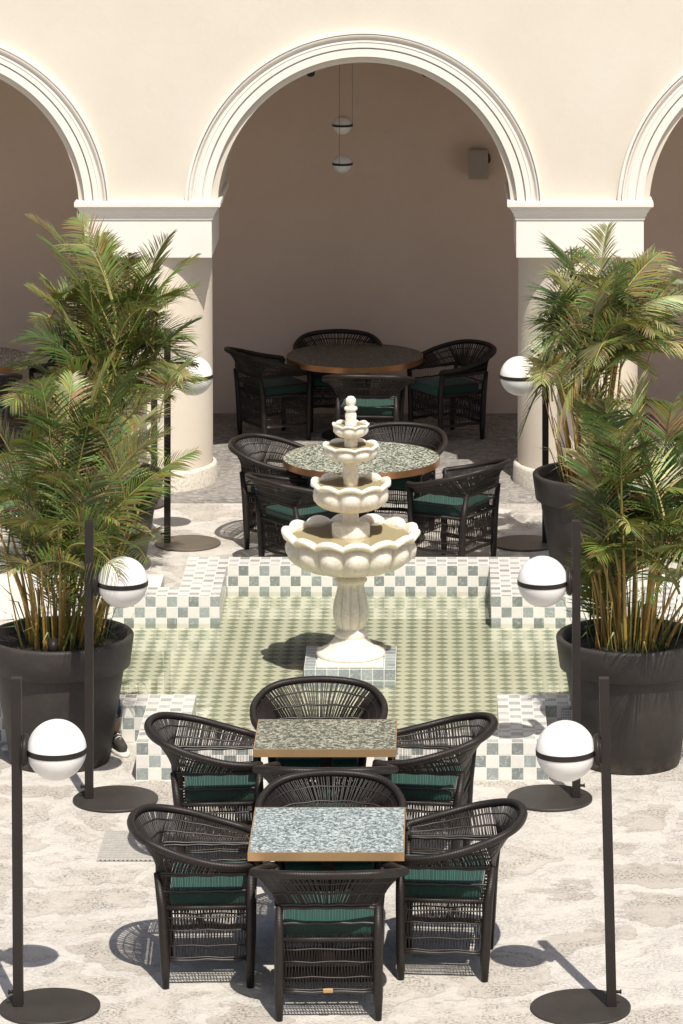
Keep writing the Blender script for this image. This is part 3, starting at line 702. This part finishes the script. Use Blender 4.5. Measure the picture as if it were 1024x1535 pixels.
# ------------------------------------------------------------------ planters
def planter(loc, label):
    t = thing('planter', label, 'planter', loc, 0, 'large grey planters')
    mb = MB(); mb.lathe([(0.001, 0.0), (0.30, 0.0), (0.312, 0.008), (0.405, 0.592), (0.405, 0.60)], 96); mb.build('pot', 'planter_resin', t)
    mb = MB(); mb.lathe([(0.405, 0.598), (0.428, 0.594), (0.440, 0.600), (0.462, 0.770), (0.462, 0.782), (0.454, 0.791), (0.432, 0.791), (0.422, 0.785), (0.405, 0.66), (0.40, 0.60)], 96); mb.build('rim', 'planter_resin', t)
    mb = MB(); rg = random.Random(3)
    n = 26; b = len(mb.v); mb.v.append((0, 0, 0.735))
    for i in range(1, 9):
        for k_ in range(n): 
            r = 0.418 * i / 8; a = 2 * math.pi * k_ / n; mb.v.append((r * math.cos(a), r * math.sin(a), 0.715 + (0.02 * (1 - i / 8)) + rg.uniform(-.012, .012)))
    for k_ in range(n): mb.face([0, 1 + k_, 1 + (k_ + 1) % n], None, 0, False)
    for i in range(7):
        for k_ in range(n): a = 1 + i * n; mb.face([a + k_, a + n + k_, a + n + (k_ + 1) % n, a + (k_ + 1) % n], None, 0, False)
    mb.build('soil', 'soil', t); return t
PLP = {'nl': (-2.37, 23.45), 'nr': (1.205, 23.42), 'fl': (-2.53, 28.2), 'fr': (1.18, 28.2)}
p0 = planter((*PLP['nl'], 0), 'large dark grey planter at the left beside the pool, nearer of the left pair')
dup(p0, (*PLP['nr'], 0), 1.0, 'large dark grey planter at the right beside the pool, nearer of the right pair')
dup(p0, (*PLP['fl'], 0), 2.0, 'large dark grey planter at the left behind the pool, before the left column')
dup(p0, (*PLP['fr'], 0), 3.0, 'large dark grey planter at the right behind the pool, before the right column')
s_ = thing('garden_spotlight', 'small black garden spotlight in the soil of the near left planter', 'spotlight', (-2.38, 23.12, 0.72))
mb = MB(); mb.tube([(0, 0, 0), (0, 0, 0.05)], 0.006, 8); mb.build('spike', 'dark_metal', s_)
mb = MB(); mb.tube([(0, -0.01, 0.045), (0, 0.03, 0.11)], [0.03, 0.033], 14); mb.build('lamp_head', 'dark_metal', s_)

# ------------------------------------------------------------------ areca palms
GREENS = [(0.195, 0.215, 0.058), (0.275, 0.285, 0.095), (0.125, 0.16, 0.042), (0.40, 0.385, 0.17), (0.078, 0.115, 0.033), (0.20, 0.215, 0.062), (0.33, 0.32, 0.13)]
def frond(mb, rg, base, ctrl, tip, width, tint, dead=False, lw_=1.0):
    base, ctrl, tip = Vector(base), Vector(ctrl), Vector(tip); tip = base.lerp(tip, 0.95)
    L = (ctrl - base).length + (tip - ctrl).length
    NP = 14; pts = []
    for i in range(NP + 1):
        t = i / NP; pts.append(base * (1 - t) ** 2 + ctrl * 2 * t * (1 - t) + tip * t * t)
    rc = tuple(min(1, a * b) for a, b in zip(tint, (1.25, 1.15, 0.9)))
    b0 = len(mb.f); mb.tube(pts, [0.0085 * (1 - 0.85 * i / NP) + 0.001 for i in range(NP + 1)], 4, caps=False)
    for q in range(b0, len(mb.f)): mb.col[q] = rc
    roll = rg.uniform(-0.6, 0.6); vee = rg.uniform(0.05, 0.42); drp = rg.uniform(0.14, 0.36); tw = rg.uniform(0.1, 0.7); n = max(14, int(L / (0.025 * lw_)))
    for i in range(n):
        f = 0.16 + 0.84 * (i + 0.5) / n
        t = f; p = base * (1 - t) ** 2 + ctrl * 2 * t * (1 - t) + tip * t * t
        tg = ((ctrl - base) * (1 - t) + (tip - ctrl) * t).normalized()
        up = Vector((0, 0, 1)); side = tg.cross(up)
        if side.length < 0.15: side = tg.cross(Vector((0.6, -0.8, 0.1)))
        side.normalize(); nrm = side.cross(tg).normalized()
        side = (Matrix.Rotation(roll, 3, tg) @ side); nrm = (Matrix.Rotation(roll, 3, tg) @ nrm)
        prof = math.sin(math.pi * min(1, 0.16 + 0.80 * f)) ** 0.75
        for sg in (-1, 1):
            if rg.random() < 0.03: continue
            ang = R(58 - 26 * f + rg.uniform(-3.5, 3.5))       # leaflet angle off the rachis
            dirn = (tg * math.cos(ang) + side * sg * math.sin(ang) + nrm * (vee + rg.uniform(-.05, .05))).normalized()
            ln = width * prof * rg.uniform(0.82, 1.1); wd = 0.0048 * rg.uniform(0.8, 1.25) * (0.75 + 0.5 * prof)
            droop = drp * rg.uniform(0.7, 1.3) if not dead else rg.uniform(0.7, 1.2)
            wv = (nrm * tw + tg * 0.9)
            wv = (wv - dirn * wv.dot(dirn)).normalized()
            k0 = len(mb.v); tn = tuple(max(0.004, c * rg.uniform(0.55, 1.25)) for c in tint)
            if dead or (rg.random() < 0.02): tn = (0.30 * rg.uniform(.7, 1.1), 0.21 * rg.uniform(.7, 1.1), 0.10)
            for q, (s_, wq) in enumerate(((0.0, 0.35), (0.22, 1.0), (0.55, 0.85), (0.82, 0.45))):
                c = p + dirn * ln * s_ + Vector((0, 0, -droop * ln * s_ * s_))
                mb.v += [tuple(c - wv * wd * wq * 0.5 * 2), tuple(c + wv * wd * wq * 0.5 * 2)]
            c = p + dirn * ln + Vector((0, 0, -droop * ln)); mb.v.append(tuple(c))
            for q in range(3): mb.face([k0 + 2 * q, k0 + 2 * q + 1, k0 + 2 * q + 3, k0 + 2 * q + 2], None, 0, False, tn)
            mb.face([k0 + 6, k0 + 7, k0 + 8], None, 0, False, tuple(x * 0.9 for x in tn))
def palm(key, label, tips, nfill, zlo, zhi, spread, seed, lw, dead=(), xlim=(-1, 1)):
    x0, y0 = PLP[key]; rg = random.Random(seed)
    t = thing('areca_palm', label, 'palm', (x0, y0, 0.72), 0, 'potted areca palms')
    canes = MB(); lf = MB(); tops = []
    for i in range(24):
        a = rg.uniform(0, 2 * math.pi); r = 0.22 * math.sqrt(rg.random()); lean = rg.uniform(0.05, 0.30)
        b = Vector((x0 + r * math.cos(a), y0 + r * math.sin(a), 0.70)); h = rg.uniform(zlo, zhi) - 0.7
        tp = b + Vector((math.cos(a) * lean * (0.4 + r * 3), math.sin(a) * lean * (0.4 + r * 3), h)); mid = b.lerp(tp, 0.5) - Vector((math.cos(a), math.sin(a), 0)) * 0.03
        q = catmull([b, mid, tp], 10); canes.tube(q, [0.0135 - 0.0007 * k_ for k_ in range(11)], 6); tops.append(q[-1])
    for i in range(26):                                           # thin young stems
        a = rg.uniform(0, 2 * math.pi); r = 0.26 * math.sqrt(rg.random()); b = Vector((x0 + r * math.cos(a), y0 + r * math.sin(a), 0.70))
        tp = b + Vector((math.cos(a) * .25 * rg.random(), math.sin(a) * .25 * rg.random(), rg.uniform(0.35, 0.9))); canes.tube(catmull([b, b.lerp(tp, .5) + Vector((rg.uniform(-.02, .02), 0, 0)), tp], 6), [0.006 - 0.0005 * k_ for k_ in range(7)], 5)
    bases = [b_ + Vector((0, 0, -dz)) for b_ in tops for dz in (0, 0.2, 0.45)]
    def pick(tip):
        return min(bases, key=lambda c: abs((c - tip).length - rg.uniform(0.85, 1.25)) + 0.25 * abs(c.x - x0))
    for px, py, dy in tips:
        tip = at(px, py, y0 + dy); b = pick(tip)
        c = Vector((b.x + (tip.x - b.x) * 0.40, b.y + (tip.y - b.y) * 0.40, max(tip.z + 0.10, b.z + 0.28 + 0.22 * abs(tip.x - b.x))))
        if tip.z > b.z + 0.7: c.z = b.z + (tip.z - b.z) * 0.75
        frond(lf, rg, b, c, tip, lw * rg.uniform(0.75, 1.15), rg.choice(GREENS))
    for i in range(nfill):
        b = rg.choice(tops) + Vector((0, 0, rg.uniform(-.15, .05))); a = rg.uniform(0, 2 * math.pi); el = rg.uniform(-0.15, 1.0)
        ln = rg.uniform(0.7, 1.05) * spread; out = ln * (1.05 - 0.6 * max(0, el))
        tip = b + Vector((math.cos(a) * out, math.sin(a) * out, el * ln * 0.75))
        over = max(0, xlim[0] - (tip.x - x0), (tip.x - x0) - xlim[1])
        if over > 0.25: continue
        tip.x = min(x0 + xlim[1], max(x0 + xlim[0], tip.x)); a = math.atan2(tip.y - b.y, tip.x - b.x); out = math.hypot(tip.x - b.x, tip.y - b.y); c = b + Vector((math.cos(a) * out * .4, math.sin(a) * out * .4, 0.28 * ln + max(0, el) * ln * 0.55))
        frond(lf, rg, b, c, tip, lw * rg.uniform(0.8, 1.05), rg.choice(GREENS))
    for px, py, dy in dead:
        tip = at(px, py, y0 + dy); b = pick(tip); c = b.lerp(tip, 0.5) + Vector((0, 0, 0.25)); frond(lf, rg, b, c, tip, lw * 0.5, (0.22, 0.15, 0.07), True, 1.6)
    for i in range(60):                                           # wispy grass-like shoots over the rim
        a = rg.uniform(0, 2 * math.pi); r = rg.uniform(0.1, 0.34); b = Vector((x0 + r * math.cos(a), y0 + r * math.sin(a), 0.71))
        tp = b + Vector((math.cos(a) * rg.uniform(.05, .3), math.sin(a) * rg.uniform(.05, .3), rg.uniform(.08, .42))); mid = b.lerp(tp, .5) + Vector((0, 0, .1)); tn = rg.choice(GREENS)
        w_ = Vector((math.sin(a), -math.cos(a), 0.3)).normalized() * 0.005; k0 = len(lf.v)
        lf.v += [tuple(b - w_), tuple(b + w_), tuple(mid - w_), tuple(mid + w_), tuple(tp)]; lf.face([k0, k0 + 1, k0 + 3, k0 + 2], None, 0, False, tn); lf.face([k0 + 2, k0 + 3, k0 + 4], None, 0, False, tn)
    part(canes, 'stems', 'palm_cane', t); part(lf, 'fronds', 'palm_leaf', t)
palm('nl', 'areca palm with orange stems in the near left planter',
     [(172, 522, -.3), (205, 545, -.1), (245, 580, .1), (110, 548, .1), (60, 560, -.1), (20, 575, .2), (-40, 600, 0), (262, 640, -.2), (305, 664, 0), (245, 640, -.45),
      (-70, 690, -.2), (-60, 780, -.3), (0, 720, -.5), (40, 790, -.5), (90, 700, -.55), (150, 700, -.5), (10, 850, -.4), (-30, 840, .1), (185, 780, -.4), (70, 620, -.4), (130, 600, -.4), (30, 650, -.45), (232, 795, .3)],
     50, 1.10, 1.75, 0.85, 11, 0.34, [(70, 668, -.45), (110, 690, -.5), (35, 720, -.4)], (-1, .58))
palm('fl', 'tall areca palm in the rear left planter',
     [(38, 318, 0), (112, 318, .1), (60, 345, -.2), (150, 345, -.1), (200, 372, .1), (255, 345, -.2), (302, 372, -.1), (306, 420, .1), (305, 470, -.2), (60, 402, .2), (40, 425, -.1), (25, 500, -.2), (10, 545, 0),
      (300, 540, 0), (285, 590, -.2), (240, 400, -.3), (90, 440, -.4), (130, 400, -.4), (180, 450, -.4), (230, 500, -.4), (60, 520, -.4), (270, 500, .3), (120, 470, .3), (310, 560, .2)],
     52, 1.2, 2.05, 0.9, 23, 0.36, [(95, 545, -.4)], (-.7, .68))
palm('nr', 'areca palm with dense green stems in the near right planter',
     [(905, 590, -.3), (985, 560, -.2), (1010, 600, -.4), (1050, 560, 0), (1070, 640, -.2), (870, 620, -.2), (862, 668, -.35), (888, 735, -.3), (888, 800, -.4), (872, 865, -.3), (1060, 740, -.3), (1050, 810, -.3),
      (945, 610, -.45), (960, 700, -.5), (900, 720, -.5), (1000, 780, -.5), (925, 790, -.5), (890, 850, -.45), (985, 850, -.45), (1030, 690, .2), (905, 680, .3), (960, 560, .2), (1090, 700, .1)],
     64, 1.05, 1.8, 0.85, 37, 0.32, (), (-.24, 1))
palm('fr', 'tall areca palm in the rear right planter',
     [(912, 328, 0), (940, 385, -.2), (990, 372, .1), (1000, 368, 0), (832, 408, 0), (870, 430, -.3), (1020, 410, -.1), (1050, 440, 0), (1060, 500, -.1), (795, 480, -.1), (800, 520, .1), (790, 560, -.2), (808, 600, -.3),
      (772, 662, -.3), (840, 560, -.4), (900, 500, -.4), (960, 470, -.4), (880, 420, .2), (1000, 520, .2), (830, 650, -.45), (950, 420, .2), (980, 560, -.4), (1080, 560, 0)],
     64, 1.15, 1.95, 0.88, 41, 0.35, (), (-.42, .9))

# ------------------------------------------------------------------ person crouched behind the near left planter
pr = thing('person', 'person crouched behind the near left planter, printed blue trousers and laced sneaker showing', 'person', (-2.35, 24.0, 0))
def skin(name, chain, edges, mat, parent, root=0, lv=2):
    me = bpy.data.meshes.new(name); off = parent.location if not parent.parent else parent.parent.location
    me.from_pydata([tuple(Vector(p) - off) for p, r in chain], edges, []); me.materials.append(M[mat])
    o = bpy.data.objects.new(name, me); C.objects.link(o); o.parent = parent
    m_ = o.modifiers.new('skin', 'SKIN'); m_.use_smooth_shade = True
    for i, (p, r) in enumerate(chain): 
        d = me.skin_vertices[0].data[i]; d.radius = (r, r) if not isinstance(r, tuple) else r; d.use_root = (i == root)
    s_ = o.modifiers.new('sub', 'SUBSURF'); s_.levels = lv; s_.render_levels = lv
    return o
J = [((-2.35, 24.02, 0.35), 0.12), ((-2.40, 24.05, 0.44), 0.115), ((-2.47, 24.05, 0.53), 0.12), ((-2.53, 24.03, 0.57), 0.06), ((-2.59, 24.02, 0.60), 0.075), ((-2.65, 24.02, 0.61), 0.085), ((-2.71, 24.01, 0.60), 0.05),
     ((-2.25, 23.98, 0.35), 0.085), ((-2.12, 23.81, 0.46), 0.055), ((-2.06, 23.71, 0.26), 0.042), ((-2.035, 23.66, 0.10), 0.032),
     ((-2.42, 23.98, 0.33), 0.085), ((-2.62, 23.94, 0.42), 0.055), ((-2.62, 23.82, 0.27), 0.042), ((-2.61, 23.765, 0.10), 0.032),
     ((-2.46, 24.18, 0.55), 0.05), ((-2.54, 24.24, 0.42), 0.038), ((-2.62, 24.14, 0.31), 0.026), ((-2.65, 24.10, 0.29), 0.024),
     ((-2.50, 23.96, 0.52), 0.045), ((-2.66, 23.97, 0.50), 0.036), ((-2.67, 23.95, 0.40), 0.026), ((-2.66, 23.94, 0.37), 0.022)]
E = [(0, 1), (1, 2), (2, 3), (3, 4), (4, 5), (5, 6), (0, 7), (7, 8), (8, 9), (9, 10), (0, 11), (11, 12), (12, 13), (13, 14), (2, 15), (15, 16), (16, 17), (17, 18), (2, 19), (19, 20), (20, 21), (21, 22)]
for bi, dz in ((18, (-0.9, -0.3, -0.6)), (22, (-0.2, -0.5, -0.85))):            # five fingers on each hand
    for k_ in range(5):
        b = Vector(J[bi][0]) + Vector((0, (k_ - 2) * 0.014, 0.004 * k_)); d_ = Vector(dz).normalized(); ln = (0.045, 0.07, 0.078, 0.072, 0.056)[k_]
        n0 = len(J); J.append((tuple(b + d_ * 0.03), 0.009)); J.append((tuple(b + d_ * (0.03 + ln * .5) + Vector((0, 0, .004))), 0.008)); J.append((tuple(b + d_ * (0.03 + ln) + Vector((0, 0, -.008))), 0.006))
        E += [(bi, n0), (n0, n0 + 1), (n0 + 1, n0 + 2)]
skin('body', J, E, 'skin_tone', pr)
TR = [((-2.35, 24.02, 0.36), 0.135), ((-2.25, 23.98, 0.36), 0.10), ((-2.12, 23.815, 0.47), 0.072), ((-2.065, 23.715, 0.28), 0.055), ((-2.045, 23.675, 0.185), 0.048), ((-2.42, 23.98, 0.34), 0.10), ((-2.62, 23.94, 0.43), 0.072), ((-2.62, 23.825, 0.28), 0.055), ((-2.615, 23.78, 0.185), 0.048)]
skin('trousers', TR, [(0, 1), (1, 2), (2, 3), (3, 4), (0, 5), (5, 6), (6, 7), (7, 8)], 'blue_print', pr)
SH = [((-2.36, 24.02, 0.40), 0.135), ((-2.41, 24.05, 0.47), 0.13), ((-2.47, 24.05, 0.54), 0.132), ((-2.51, 24.03, 0.56), 0.08), ((-2.46, 24.18, 0.56), 0.064), ((-2.52, 24.23, 0.45), 0.055), ((-2.50, 23.96, 0.53), 0.06), ((-2.62, 23.97, 0.51), 0.05)]
skin('shirt', SH, [(0, 1), (1, 2), (2, 3), (2, 4), (4, 5), (2, 6), (6, 7)], 'shirt_white', pr)
skin('hair', [((-2.63, 24.03, 0.66), 0.075), ((-2.67, 24.06, 0.65), 0.08), ((-2.60, 24.07, 0.63), 0.06)], [(0, 1), (0, 2)], 'hair_brown', pr)
for ax, ay, dx, dy in ((-2.035, 23.66, 0.045, -0.10), (-2.61, 23.755, -0.075, -0.06)):
    sh = skin('shoe', [((ax - dx * .5, ay - dy * .5, 0.055), 0.035), ((ax, ay, 0.075), 0.042), ((ax + dx * .7, ay + dy * .7, 0.055), 0.038), ((ax + dx * 1.35, ay + dy * 1.35, 0.043), 0.032)], [(0, 1), (1, 2), (2, 3)], 'shoe_canvas', pr)
    mb = MB(); cx, cy = ax + dx * .45, ay + dy * .45; d_ = Vector((dx, dy, 0)).normalized(); n_ = Vector((-d_.y, d_.x, 0)); ring = []
    for z in (0.0, 0.022):
        for i in range(24): a = 2 * math.pi * i / 24; q = Vector((cx, cy, z)) + d_ * math.cos(a) * 0.142 + n_ * math.sin(a) * 0.048 * (1 + .15 * math.cos(a)); mb.v.append(tuple(q - pr.location))
    for i in range(24): mb.face([i, (i + 1) % 24, 24 + (i + 1) % 24, 24 + i], None, 0, True)
    mb.face(list(range(23, -1, -1))); mb.face(list(range(24, 48))); mb.build('shoe_sole', 'shoe_rubber', sh)
    mb = MB()
    for i in range(4):
        q = Vector((ax + dx * (.25 + .22 * i), ay + dy * (.25 + .22 * i), 0.112 - 0.011 * i)) - pr.location; mb.tube([q - n_ * 0.026 - Vector((0, 0, .014)), q, q + n_ * 0.026 - Vector((0, 0, .014))], 0.0035, 5)
    mb.build('lace', 'shoe_rubber', sh)
